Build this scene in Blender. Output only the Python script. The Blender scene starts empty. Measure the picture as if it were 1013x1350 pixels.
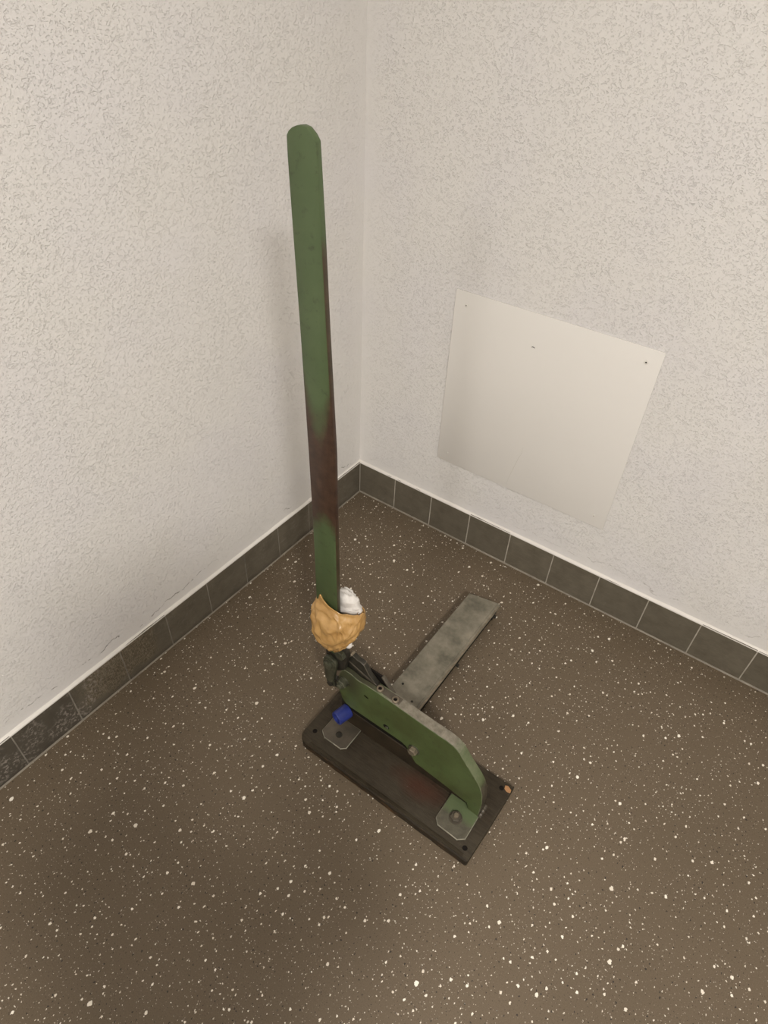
import bpy, bmesh, math, random
from mathutils import Vector, Matrix, noise

scene = bpy.context.scene
COL = scene.collection

# ------------------------------------------------------------------ camera
cam_data = bpy.data.cameras.new('camera')
cam_data.sensor_fit = 'HORIZONTAL'
cam_data.sensor_width = 36.0
cam_data.lens = 36.0 * 849.879 / 1013.0
cam_data.clip_start = 0.02
cam = bpy.data.objects.new('camera', cam_data)
COL.objects.link(cam)
CAM_PITCH, CAM_YAW, CAM_ROLL = -0.7243, 2.1596, 0.0509
_f = Vector((math.cos(CAM_YAW) * math.cos(CAM_PITCH), math.sin(CAM_YAW) * math.cos(CAM_PITCH), math.sin(CAM_PITCH)))
_r = Vector((math.sin(CAM_YAW), -math.cos(CAM_YAW), 0))
_u = _r.cross(_f)
_c, _s = math.cos(CAM_ROLL), math.sin(CAM_ROLL)
R_, U_ = _c * _r + _s * _u, -_s * _r + _c * _u
M_ = Matrix((R_, U_, -_f)).transposed().to_4x4()
M_.translation = Vector((1.10874, -1.4870, 1.53378))
cam.matrix_world = M_
scene.camera = cam

# ------------------------------------------------------------------ world, light, exposure
scene.view_settings.view_transform = 'Standard'
scene.view_settings.look = 'None'
scene.view_settings.gamma = 1.0
scene.view_settings.use_curve_mapping = False
scene.view_settings.exposure = 0.0
world = bpy.data.worlds.new('world')
scene.world = world
world.use_nodes = True
world.node_tree.nodes['Background'].inputs[0].default_value = (1.0, 0.9, 0.78, 1)
world.node_tree.nodes['Background'].inputs[1].default_value = 0.05

ROOM_X, ROOM_Y, ROOM_Z = 3.4, -5.6, 2.7
LAMPS = [  # name place (x, y), size (x, y), power
    (2.36, -2.52, 0.36, 0.36, 104.0),
    (0.90, -0.95, 0.36, 0.36, 4.5),
    (1.15, -4.30, 0.36, 0.36, 42.0),
]
LAMP_COL = (1.0, 0.962, 0.928)

def area_lamp(x, y, sx, sy, p):
    d = bpy.data.lights.new('ceiling_lamp_light', 'AREA')
    d.shape = 'RECTANGLE'
    d.size, d.size_y = sx, sy
    d.energy = p
    d.color = LAMP_COL
    o = bpy.data.objects.new('lamp_light', d)
    return o

# ------------------------------------------------------------------ node helpers
def new_mat(name):
    m = bpy.data.materials.new(name)
    m.use_nodes = True
    nt = m.node_tree
    b = nt.nodes['Principled BSDF']
    return m, nt, b

class NB:
    """small node builder"""
    def __init__(s, nt):
        s.nt = nt
    def n(s, t, **kw):
        x = s.nt.nodes.new(t)
        for k, v in kw.items():
            setattr(x, k, v)
        return x
    def link(s, a, b):
        s.nt.links.new(a, b)
    def put(s, sock, v):
        if hasattr(v, 'is_linked') or hasattr(v, 'links'):
            s.nt.links.new(v, sock)
        else:
            if isinstance(v, tuple) and len(v) == 3 and sock.type == 'RGBA':
                v = (*v, 1)
            sock.default_value = v
    def math(s, op, a, b=0.0, c=0.0, clamp=False):
        x = s.n('ShaderNodeMath', operation=op, use_clamp=clamp)
        s.put(x.inputs[0], a); s.put(x.inputs[1], b); s.put(x.inputs[2], c)
        return x.outputs[0]
    def mix(s, f, a, b, blend='MIX'):
        x = s.n('ShaderNodeMix', data_type='RGBA', blend_type=blend)
        s.put(x.inputs[0], f); s.put(x.inputs[6], a); s.put(x.inputs[7], b)
        return x.outputs[2]
    def noise(s, vec, scale, detail=2.0, rough=0.5, typ=None, color=False, dist=0.0):
        x = s.n('ShaderNodeTexNoise')
        if typ: x.noise_type = typ
        s.put(x.inputs['Vector'], vec)
        x.inputs['Scale'].default_value = scale
        x.inputs['Detail'].default_value = detail
        x.inputs['Roughness'].default_value = rough
        x.inputs['Distortion'].default_value = dist
        return x.outputs['Color' if color else 'Fac']
    def ramp(s, v, lo, hi, a=0.0, b=1.0, smooth=False):
        x = s.n('ShaderNodeMapRange', clamp=True)
        if smooth: x.interpolation_type = 'SMOOTHSTEP'
        s.put(x.inputs[0], v)
        s.put(x.inputs[1], lo); s.put(x.inputs[2], hi)
        s.put(x.inputs[3], a); s.put(x.inputs[4], b)
        return x.outputs[0]
    def pos(s, kind='Object'):
        return s.n('ShaderNodeTexCoord').outputs[kind]
    def sep(s, v):
        x = s.n('ShaderNodeSeparateXYZ'); s.put(x.inputs[0], v)
        return x.outputs
    def scale(s, v, k):
        x = s.n('ShaderNodeVectorMath', operation='MULTIPLY')
        s.put(x.inputs[0], v); x.inputs[1].default_value = k
        return x.outputs[0]
    def vadd(s, a, b):
        x = s.n('ShaderNodeVectorMath', operation='ADD')
        s.put(x.inputs[0], a); s.put(x.inputs[1], b)
        return x.outputs[0]
    def bump(s, h, strength=0.5, dist=0.001):
        x = s.n('ShaderNodeBump')
        x.inputs['Strength'].default_value = strength
        x.inputs['Distance'].default_value = dist
        s.put(x.inputs['Height'], h)
        return x.outputs[0]

# ------------------------------------------------------------------ materials
def plaster_mat(name, wallaxis):
    # wallaxis 1: wall lies along y (plane x=0), 0: along x (plane y=0)
    m, nt, b = new_mat(name)
    k = NB(nt)
    p = k.pos()
    sx, sy, sz = k.sep(p)
    along = sy if wallaxis else sx
    # rubbed plaster: raised flat crumbs broken by short gouges
    warp = k.scale(k.noise(p, 60, 2, 0.5, color=True), (0.007, 0.007, 0.007))
    q = k.vadd(p, warp)
    grit = k.noise(q, 120, 4, 0.62)
    n2 = k.noise(k.scale(q, (1, 1, 1.25)), 125, 3, 0.62)
    pits = k.ramp(n2, 0.565, 0.635, smooth=True)
    crumbs = k.ramp(n2, 0.400, 0.340, smooth=True)
    h = k.math('ADD', k.math('MULTIPLY', grit, 0.55), k.math('MULTIPLY', crumbs, 0.30))
    h = k.math('SUBTRACT', h, k.math('MULTIPLY', pits, 0.38))
    # smoother patches where the float went over, and towards skirting and corner
    patch = k.ramp(k.noise(p, 7, 2, 0.5), 0.35, 0.60, 0.78, 1.0, smooth=True)
    low = k.ramp(sz, 0.142, 0.20, 0.25, 1.0, smooth=True)
    cor = k.ramp(k.math('ABSOLUTE', along), 0.0, 0.08, 0.35, 1.0, smooth=True)
    amp = k.math('MULTIPLY', k.math('MULTIPLY', patch, low), cor)
    h = k.math('MULTIPLY', h, amp)
    # fine shrinkage crack a few centimetres above the skirting tiles
    wob = k.noise(p, 9, 4, 0.6)
    cz = k.math('ADD', 0.118, k.math('MULTIPLY', wob, 0.10))
    d = k.math('ABSOLUTE', k.math('SUBTRACT', sz, cz))
    line = k.ramp(d, 0.0004, 0.0013, 1.0, 0.0)
    gate = k.ramp(k.noise(p, 26, 3, 0.7), 0.50, 0.56, 0.0, 1.0)
    far = k.ramp(k.noise(p, 2.6, 0), 0.44, 0.52, 0.0, 1.0 if wallaxis else 0.35)
    crack = k.math('MULTIPLY', k.math('MULTIPLY', line, gate), far)
    h = k.math('SUBTRACT', h, k.math('MULTIPLY', crack, 0.8))
    tint = k.ramp(k.noise(p, 3.2, 2, 0.5), 0.42, 0.68, smooth=True)
    base = k.mix(tint, (0.742, 0.720, 0.684), (0.734, 0.712, 0.692))
    base = k.mix(k.math('MULTIPLY', crack, 0.75), base, (0.20, 0.17, 0.14))
    spots = k.ramp(k.noise(p, 130, 1, 0.5), 0.80, 0.84)
    base = k.mix(k.math('MULTIPLY', spots, 0.5), base, (0.35, 0.31, 0.27))
    k.put(b.inputs['Base Color'], base)
    b.inputs['Roughness'].default_value = 0.75
    b.inputs['Specular IOR Level'].default_value = 0.25
    k.put(b.inputs['Normal'], k.bump(h, 1.0, 0.0024))
    return m

def floor_mat():
    m, nt, b = new_mat('speckled_vinyl')
    k = NB(nt)
    p = k.pos()
    wp = k.vadd(p, k.scale(k.noise(p, 230, 2, 0.6, color=True), (0.0062, 0.0062, 0.0)))
    cluster = k.noise(p, 9, 2, 0.5)
    def layer(scale, gate_lo, gate_hi, r0, r1, seed, warp=True):
        v = k.n('ShaderNodeTexVoronoi', voronoi_dimensions='2D')
        off = k.vadd(wp if warp else p, (seed, seed * 0.37, 0))
        st = k.scale(off, (1.0, 0.8, 1.0))
        k.put(v.inputs['Vector'], st)
        v.inputs['Scale'].default_value = scale
        cr, cg, cb = k.sep(v.outputs['Color'])
        rad = k.ramp(k.math('POWER', cg, 2.2), 0.0, 1.0, r0 * scale, r1 * scale)
        g = k.math('ADD', cr, k.math('MULTIPLY', k.math('SUBTRACT', cluster, 0.5), 1.1))
        on = k.math('GREATER_THAN', g, gate_lo)
        d = k.math('SUBTRACT', rad, v.outputs['Distance'])
        inside = k.ramp(d, 0.0, 0.00035 * scale)
        return k.math('MULTIPLY', inside, on), cb
    w1, c1 = layer(19, 0.58, 1, 0.0017, 0.0042, 1.3)
    w2, c2 = layer(42, 0.46, 1, 0.0010, 0.0028, 5.1)
    w3, c3 = layer(78, 0.38, 1, 0.0006, 0.0016, 9.7)
    w4, c4 = layer(150, 0.50, 1, 0.0004, 0.0009, 3.7)
    d1, e1 = layer(85, 0.30, 1, 0.0006, 0.0017, 13.1)
    d2, e2 = layer(160, 0.36, 1, 0.0004, 0.0009, 17.9)
    mott = k.ramp(k.noise(p, 2.3, 3, 0.55), 0.3, 0.7)
    base = k.mix(mott, (0.101, 0.074, 0.044), (0.113, 0.083, 0.051))
    grain = k.noise(p, 420, 2, 0.6)
    base = k.mix(k.ramp(grain, 0.3, 0.75), base, k.mix(0.35, base, (0.19, 0.145, 0.10)))
    dk = k.math('MAXIMUM', d1, k.math('MULTIPLY', d2, 0.8))
    base = k.mix(k.math('MULTIPLY', dk, 0.9), base, (0.018, 0.014, 0.011))
    w = k.math('MAXIMUM', k.math('MAXIMUM', w1, w2), k.math('MULTIPLY', k.math('MAXIMUM', w3, k.math('MULTIPLY', w4, 0.6)), 0.85))
    wc = k.mix(c2, (0.88, 0.83, 0.72), (0.70, 0.63, 0.52))
    base = k.mix(w, base, wc)
    k.put(b.inputs['Base Color'], base)
    rg = k.ramp(k.noise(p, 5, 3, 0.6), 0.3, 0.7, 0.55, 0.65)
    k.put(b.inputs['Roughness'], rg)
    b.inputs['Specular IOR Level'].default_value = 0.40
    k.put(b.inputs['Normal'], k.bump(k.noise(p, 300, 3, 0.6), 0.12, 0.0006))
    return m

def tile_mat(name, worn):
    m, nt, b = new_mat(name)
    k = NB(nt)
    p = k.pos()
    gp = k.n('ShaderNodeNewGeometry').outputs['Position']
    rnd = k.n('ShaderNodeObjectInfo').outputs['Random']
    n1 = k.noise(gp, 22, 4, 0.6)
    n2 = k.noise(k.scale(gp, (1, 1, 4)), 60, 4, 0.65)
    base = k.mix(k.ramp(n1, 0.3, 0.7), (0.104, 0.089, 0.063), (0.150, 0.130, 0.096))
    base = k.mix(k.ramp(n2, 0.45, 0.8, 0, 0.45), base, (0.19, 0.168, 0.125))
    base = k.mix(k.math('MULTIPLY', rnd, 0.30), base, (0.075, 0.064, 0.046))
    if worn:
        gx, gy, gz = k.sep(gp)
        # rubbed brownish patch with cross scratches: y -1.15 .. -0.93
        edge = k.math('MULTIPLY', k.math('SUBTRACT', k.noise(gp, 25, 3, 0.6), 0.5), 0.10)
        yy = k.math('ADD', gy, edge)
        a = k.math('MULTIPLY', k.ramp(yy, -1.175, -1.135), k.ramp(yy, -0.945, -0.925, 1, 0))
        a = k.math('MULTIPLY', a, k.ramp(k.math('ADD', gz, edge), 0.014, 0.038))
        scr = k.noise(k.scale(gp, (1, 5, 1)), 95, 3, 0.75)
        scr2 = k.noise(k.scale(gp, (1, 1, 5)), 95, 3, 0.75)
        s = k.math('MAXIMUM', k.ramp(scr, 0.48, 0.62), k.ramp(scr2, 0.50, 0.64))
        pc = k.mix(k.math('MULTIPLY', s, 0.75), (0.078, 0.060, 0.036), (0.30, 0.255, 0.185))
        base = k.mix(k.math('MULTIPLY', a, 0.85), base, pc)
        # whitish scuffs further towards the viewer on darker tiles
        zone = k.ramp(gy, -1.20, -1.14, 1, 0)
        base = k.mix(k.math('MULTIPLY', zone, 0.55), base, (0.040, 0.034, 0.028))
        sc = k.math('MULTIPLY', k.ramp(k.noise(gp, 13, 2, 0.5), 0.45, 0.60), k.ramp(k.noise(gp, 120, 3, 0.75), 0.50, 0.62))
        sc = k.math('MULTIPLY', sc, k.ramp(gy, -1.15, -1.05, 1.0, 0.15))
        base = k.mix(k.math('MULTIPLY', sc, 0.8), base, (0.34, 0.30, 0.26))
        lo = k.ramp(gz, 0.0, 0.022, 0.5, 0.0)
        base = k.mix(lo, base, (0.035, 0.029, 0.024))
        chalk = k.math('MULTIPLY', k.ramp(k.noise(k.scale(gp, (1, 1, 3)), 18, 5, 0.75), 0.56, 0.72), k.ramp(gy, -0.9, -0.45))
        base = k.mix(k.math('MULTIPLY', chalk, 0.30), base, (0.32, 0.29, 0.25))
    else:
        sm = k.ramp(k.noise(gp, 14, 5, 0.8), 0.62, 0.74)
        base = k.mix(k.math('MULTIPLY', sm, 0.25), base, (0.25, 0.225, 0.185))
    k.put(b.inputs['Base Color'], base)
    b.inputs['Roughness'].default_value = 0.55
    b.inputs['Specular IOR Level'].default_value = 0.4
    k.put(b.inputs['Normal'], k.bump(n2, 0.2, 0.0006))
    return m

def simple_mat(name, c1, c2=None, rough=0.5, metal=0.0, scale=30, bump=0.0, bdist=0.001, bscale=120, spec=0.5, lo=0.35, hi=0.65, K=(0.74, 0.64, 0.55)):
    c1 = tuple(a*b for a, b in zip(c1, K))
    if c2: c2 = tuple(a*b for a, b in zip(c2, K))
    m, nt, b = new_mat(name)
    k = NB(nt)
    p = k.pos()
    if c2:
        k.put(b.inputs['Base Color'], k.mix(k.ramp(k.noise(p, scale, 5, 0.65), lo, hi), c1, c2))
    else:
        b.inputs['Base Color'].default_value = (*c1, 1)
    b.inputs['Roughness'].default_value = rough
    b.inputs['Metallic'].default_value = metal
    b.inputs['Specular IOR Level'].default_value = spec
    if bump:
        k.put(b.inputs['Normal'], k.bump(k.noise(p, bscale, 4, 0.6), bump, bdist))
    return m

def green_mat(name, wear_top=False, handle=False, tab=False):
    m, nt, b = new_mat(name)
    k = NB(nt)
    p = k.pos()
    sx, sy, sz = k.sep(p)
    n1 = k.noise(p, 14, 4, 0.6)
    n2 = k.noise(p, 60, 5, 0.7)
    g = k.mix(k.ramp(n1, 0.3, 0.7), (0.060, 0.086, 0.028), (0.076, 0.104, 0.036))
    if handle:
        g = k.mix(k.ramp(n1, 0.3, 0.7), (0.062, 0.092, 0.036), (0.074, 0.106, 0.044))
    else:
        g = k.mix(k.ramp(k.noise(p, 9, 4, 0.7), 0.42, 0.70, 0, 0.75), g, (0.044, 0.046, 0.014))
    g = k.mix(k.ramp(n2, 0.56, 0.70, 0, 0.60), g, (0.026, 0.024, 0.013))
    rustc = k.mix(k.ramp(k.noise(p, 45, 5, 0.7), 0.35, 0.7), (0.034, 0.017, 0.010), (0.068, 0.036, 0.021))
    if handle:
        # rubbed brown grip zone: green tongue comes down the middle, bare edges further up
        zz = k.math('ADD', sz, k.math('MULTIPLY', k.math('SUBTRACT', k.noise(p, 16, 4, 0.7), 0.5), 0.09))
        xc = k.math('SUBTRACT', sx, k.math('SUBTRACT', 0.5165, k.math('MULTIPLY', k.math('SUBTRACT', sz, 0.45), 0.0225)))
        e = k.math('ABSOLUTE', k.math('DIVIDE', k.math('SUBTRACT', xc, 0.003), 0.028))
        e2 = k.math('POWER', e, 2.0)
        top = k.math('ADD', 0.915, k.math('MULTIPLY', e2, 0.095))
        bot = k.math('SUBTRACT', 0.700, k.math('MULTIPLY', e2, 0.018))
        a = k.math('MULTIPLY', k.ramp(k.math('SUBTRACT', top, zz), -0.035, 0.045), k.ramp(k.math('SUBTRACT', zz, bot), -0.02, 0.02))
        g = k.mix(a, g, rustc)
        # narrow side faces bare brown below z 1.23
        geo = k.n('ShaderNodeNewGeometry').outputs['True Normal']
        nx, ny, nz = k.sep(geo)
        side = k.math('MULTIPLY', k.ramp(k.math('ABSOLUTE', nx), 0.35, 0.5), k.ramp(zz, 1.20, 1.24, 1, 0))
        g = k.mix(k.math('MULTIPLY', side, 0.85), g, rustc)
        dk = k.ramp(sz, 0.44, 0.60, 0.5, 0.0)
        g = k.mix(dk, g, (0.026, 0.040, 0.014))
    if wear_top:
        geo = k.n('ShaderNodeNewGeometry').outputs['True Normal']
        nx, ny, nz = k.sep(geo)
        up = k.ramp(nz, 0.25, 0.75)
        greyc = k.mix(k.ramp(n2, 0.3, 0.7), (0.11, 0.095, 0.068), (0.24, 0.215, 0.165))
        lim = k.math('MULTIPLY', k.ramp(sx, 0.855, 0.885, 1, 0), k.ramp(sx, 0.665, 0.70))
        g2 = k.mix(k.ramp(n2, 0.35, 0.65), (0.10, 0.125, 0.062), (0.16, 0.175, 0.10))
        topc = k.mix(lim, g2, greyc)
        dkt = k.ramp(sx, 0.64, 0.67, 1, 0)
        topc = k.mix(dkt, topc, (0.052, 0.050, 0.028))
        g = k.mix(up, g, topc)
        # grimy left end around the pivot
        gr = k.ramp(k.math('ADD', sx, k.math('MULTIPLY', k.noise(p, 30, 4, 0.7), 0.06)), 0.615, 0.655, 0.8, 0)
        gr = k.math('MULTIPLY', gr, k.ramp(sz, 0.17, 0.22))
        en = k.math('MULTIPLY', k.math('MULTIPLY', k.ramp(nx, 0.6, 0.85), k.ramp(sx, 0.935, 0.945)), k.ramp(sz, 0.150, 0.175, 1, 0))  # right end face: its shade and grime put into the colour
        g = k.mix(en, g, k.mix(k.ramp(n2, 0.3, 0.7), (0.030, 0.024, 0.015), (0.075, 0.066, 0.045)))
        g = k.mix(gr, g, (0.040, 0.040, 0.022))
    if tab:
        f = k.ramp(k.math('ADD', sy, k.math('MULTIPLY', k.noise(p, 40, 4, 0.7), 0.03)), -0.822, -0.805)
        ste = k.mix(k.ramp(n2, 0.3, 0.7), (0.056, 0.050, 0.034), (0.110, 0.098, 0.070))
        g = k.mix(f, ste, k.mix(0.5, g, (0.115, 0.145, 0.075)))
    k.put(b.inputs['Base Color'], g)
    b.inputs['Roughness'].default_value = 0.42
    b.inputs['Specular IOR Level'].default_value = 0.45
    k.put(b.inputs['Normal'], k.bump(n2, 0.22, 0.0007))
    return m

def board_mat():
    m, nt, b = new_mat('oiled_dark_wood')
    k = NB(nt)
    p = k.pos()
    sx, sy, sz = k.sep(p)
    grain = k.noise(k.scale(p, (1, 9, 9)), 26, 5, 0.7)
    blot = k.noise(p, 10, 4, 0.6)
    c = k.mix(k.ramp(grain, 0.3, 0.7), (0.016, 0.012, 0.007), (0.046, 0.034, 0.020))
    c = k.mix(k.ramp(blot, 0.4, 0.7, 0, 0.6), c, (0.056, 0.046, 0.030))
    # reddish stain in the middle
    dx = k.math('DIVIDE', k.math('SUBTRACT', sx, 0.80), 0.09)
    dy = k.math('DIVIDE', k.math('SUBTRACT', sy, -0.82), 0.04)
    r = k.math('SQRT', k.math('ADD', k.math('MULTIPLY', dx, dx), k.math('MULTIPLY', dy, dy)))
    c = k.mix(k.ramp(k.math('ADD', r, blot), 0.7, 1.5, 0.65, 0), c, (0.056, 0.018, 0.009))
    # darker front edge with raw wood showing along its foot
    c = k.mix(k.ramp(sy, -0.8965, -0.8945, 0.65, 0), c, (0.014, 0.010, 0.006))
    edge = k.math('MULTIPLY', k.math('MULTIPLY', k.ramp(sy, -0.8975, -0.8950, 1, 0), k.ramp(sz, 0.004, 0.016, 1, 0.25)), k.ramp(grain, 0.48, 0.60))
    edge = k.math('MULTIPLY', edge, k.ramp(k.noise(p, 14, 2), 0.40, 0.55))
    c = k.mix(k.math('MULTIPLY', edge, 0.8), c, (0.15, 0.075, 0.026))
    dust = k.ramp(k.noise(p, 210, 3, 0.7), 0.70, 0.78)
    c = k.mix(k.math('MULTIPLY', dust, 0.6), c, (0.25, 0.23, 0.19))
    k.put(b.inputs['Base Color'], c)
    b.inputs['Roughness'].default_value = 0.6
    b.inputs['Specular IOR Level'].default_value = 0.22
    k.put(b.inputs['Normal'], k.bump(k.math('ADD', grain, k.noise(p, 90, 4, 0.7)), 0.55, 0.0016))
    return m

def tape_mat():
    m, nt, b = new_mat('brown_packing_tape')
    k = NB(nt)
    p = k.pos()
    n = k.noise(k.scale(p, (1, 1, 2.2)), 22, 4, 0.6)
    c = k.mix(k.ramp(n, 0.3, 0.7), (0.36, 0.200, 0.062), (0.50, 0.305, 0.115))
    k.put(b.inputs['Base Color'], c)
    b.inputs['Roughness'].default_value = 0.24
    b.inputs['Specular IOR Level'].default_value = 0.5
    r = k.noise(k.vadd(k.scale(p, (1, 1, 0.55)), k.scale(k.noise(p, 12, 2, 0.5, color=True), (0.03, 0.03, 0.05))), 24, 2, 0.5, typ='RIDGED_MULTIFRACTAL')
    k.put(b.inputs['Normal'], k.bump(r, 0.50, 0.0035))
    return m

MAT = {}
MAT['wall_l'] = plaster_mat('rubbed_plaster_left', 1)
MAT['wall_r'] = plaster_mat('rubbed_plaster_right', 0)
MAT['floor'] = floor_mat()
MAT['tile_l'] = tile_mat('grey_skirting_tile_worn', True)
MAT['tile_r'] = tile_mat('grey_skirting_tile', False)
MAT['grout'] = simple_mat('grey_grout', (0.34, 0.31, 0.25), (0.46, 0.42, 0.35), 0.9, scale=40, K=(1,1,1))
MAT['grout_dark'] = simple_mat('dirty_grout', (0.14, 0.125, 0.10), (0.32, 0.29, 0.24), 0.9, scale=9, K=(1,1,1))
MAT['joint'] = simple_mat('grey_sealant', (0.17, 0.145, 0.11), (0.25, 0.22, 0.17), 0.6, scale=20, K=(1,1,1))
MAT['caulk'] = simple_mat('cream_caulk', (0.74, 0.705, 0.645), (0.70, 0.665, 0.61), 0.6, scale=15, K=(1,1,1))
MAT['panel'] = simple_mat('smooth_wall_paint', (0.762, 0.736, 0.688), (0.772, 0.746, 0.698), 0.38, K=(1,1,1), scale=4, bump=0.05, bscale=90, bdist=0.0005)
MAT['ceil'] = simple_mat('ceiling_paint', (0.78, 0.76, 0.72), None, 0.9, K=(1,1,1))
MAT['plain_wall'] = simple_mat('plain_plaster', (0.56, 0.54, 0.50), None, 0.9, K=(1,1,1))
MAT['black'] = simple_mat('black_recess', (0.012, 0.011, 0.010), None, 0.8, spec=0.12)  # plain black, also used as the shade in the throat and under the bar
MAT['screw'] = simple_mat('painted_screw', (0.75, 0.72, 0.66), None, 0.4, K=(1,1,1))
MAT['mark'] = simple_mat('dark_scratch', (0.06, 0.05, 0.045), None, 0.8)
MAT['faint'] = simple_mat('faint_scratch', (0.66, 0.63, 0.57), None, 0.6, K=(1,1,1))
MAT['handle'] = green_mat('green_handle_paint', handle=True)
MAT['plate'] = green_mat('green_plate_paint', wear_top=True)
MAT['rim'] = simple_mat('rubbed_bare_edge', (0.16, 0.15, 0.11), (0.34, 0.32, 0.25), 0.4, scale=45, K=(1,1,1))
MAT['edge'] = simple_mat('worn_green_edge', (0.060, 0.080, 0.030), (0.170, 0.175, 0.110), 0.4, scale=55, K=(1,1,1))
MAT['tab'] = green_mat('green_edged_steel', tab=True)
MAT['steel'] = simple_mat('dull_steel', (0.070, 0.068, 0.055), (0.150, 0.142, 0.118), 0.48, 0.25, scale=24, bump=0.15, lo=0.3, hi=0.7)
MAT['bar'] = simple_mat('oxidised_bar_steel', (0.085, 0.078, 0.054), (0.255, 0.228, 0.172), 0.48, 0.15, K=(1,1,1), scale=15, bump=0.3, bscale=60, lo=0.32, hi=0.68)
MAT['dark'] = simple_mat('dark_oily_steel', (0.022, 0.023, 0.020), (0.058, 0.060, 0.052), 0.45, 0.2, scale=30, bump=0.2, spec=0.3)
MAT['darkg'] = simple_mat('grimy_green_steel', (0.034, 0.036, 0.022), (0.092, 0.092, 0.060), 0.38, 0.25, scale=40, bump=0.2, K=(1,1,1))
MAT['bright'] = simple_mat('rubbed_bright_steel', (0.23, 0.22, 0.18), (0.36, 0.34, 0.28), 0.35, 0.5, scale=60)
MAT['bed'] = simple_mat('dark_brown_bed', (0.020, 0.018, 0.012), (0.046, 0.037, 0.024), 0.6, 0.0, scale=16, bump=0.2, spec=0.22)  # dark brown mottle over the whole bed
MAT['board'] = board_mat()
MAT['raw'] = simple_mat('raw_splintered_wood', (0.42, 0.24, 0.11), (0.55, 0.34, 0.17), 0.7, scale=50)
MAT['blue'] = simple_mat('blue_plastic', (0.018, 0.028, 0.150), (0.026, 0.040, 0.21), 0.35, K=(1,1,1), scale=40, spec=0.5)
MAT['bluein'] = simple_mat('blue_plastic_inside', (0.008, 0.014, 0.085), None, 0.6)
MAT['tape'] = tape_mat()
MAT['cloth'] = simple_mat('white_cotton_cloth', (0.52, 0.49, 0.45), (0.74, 0.71, 0.66), 0.9, K=(1,1,1), scale=20, bump=0.3, bscale=60, bdist=0.003)
MAT['lampm'], _nt, _b = new_mat('lit_diffuser')
_b.inputs['Base Color'].default_value = (0.8, 0.8, 0.8, 1)
_b.inputs['Emission Color'].default_value = (*LAMP_COL, 1)
_b.inputs['Emission Strength'].default_value = 6.0

# ------------------------------------------------------------------ mesh helpers
def finish(bm, name, mat, parent=None, smooth=False, bevel=0.0, segs=2, only=None):
    if bevel:
        bmesh.ops.recalc_face_normals(bm, faces=bm.faces[:])
        bm.normal_update()
        es = [e for e in bm.edges if len(e.link_faces) == 2 and e.calc_face_angle(0) > 0.5]
        if only: es = [e for e in es if all(only(v.co) for v in e.verts)]
        bmesh.ops.bevel(bm, geom=es, offset=bevel, segments=segs, profile=0.5, affect='EDGES', clamp_overlap=True, material=1 if isinstance(mat, (list, tuple)) else -1)
    bmesh.ops.recalc_face_normals(bm, faces=bm.faces[:])
    me = bpy.data.meshes.new(name)
    bm.to_mesh(me); bm.free()
    if isinstance(mat, (list, tuple)):
        for x in mat: me.materials.append(x)
    else:
        me.materials.append(mat)
    if smooth:
        for p in me.polygons: p.use_smooth = True
        try: me.set_sharp_from_angle(angle=math.radians(38))
        except Exception: pass
    o = bpy.data.objects.new(name, me)
    COL.objects.link(o)
    if parent: o.parent = parent
    return o

def add_box(bm, a, b):
    x0, y0, z0 = a; x1, y1, z1 = b
    vs = [bm.verts.new(v) for v in ((x0,y0,z0),(x1,y0,z0),(x1,y1,z0),(x0,y1,z0),(x0,y0,z1),(x1,y0,z1),(x1,y1,z1),(x0,y1,z1))]
    for f in ((0,3,2,1),(4,5,6,7),(0,1,5,4),(1,2,6,5),(2,3,7,6),(3,0,4,7)):
        bm.faces.new([vs[i] for i in f])

def box(name, a, b, mat, parent=None, bevel=0.0, segs=2):
    bm = bmesh.new(); add_box(bm, a, b)
    return finish(bm, name, mat, parent, bevel=bevel, segs=segs, smooth=bevel > 0)

def add_prism(bm, pts, axis, lo, hi):
    """outline pts extruded along axis 'y' (pts = x,z) or 'z' (pts = x,y) or 'x' (pts = y,z)"""
    def P(u, v, w):
        return {'y': (u, w, v), 'z': (u, v, w), 'x': (w, u, v)}[axis]
    A = [bm.verts.new(P(u, v, lo)) for u, v in pts]
    B = [bm.verts.new(P(u, v, hi)) for u, v in pts]
    bm.faces.new(A); bm.faces.new(B[::-1])
    n = len(pts)
    for i in range(n):
        bm.faces.new((A[i], B[i], B[(i+1) % n], A[(i+1) % n]))

def prism(name, pts, axis, lo, hi, mat, parent=None, bevel=0.0, segs=2, only=None):
    bm = bmesh.new(); add_prism(bm, pts, axis, lo, hi)
    return finish(bm, name, mat, parent, bevel=bevel, segs=segs, smooth=True, only=only)

def circle_pts(cx, cy, r, n=24, a0=0.0, a1=2*math.pi, ry=None):
    full = abs(a1 - a0 - 2*math.pi) < 1e-6
    k = n if full else n - 1
    return [(cx + r*math.cos(a0 + (a1-a0)*i/k), cy + (ry or r)*math.sin(a0 + (a1-a0)*i/k)) for i in range(n)]

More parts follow.
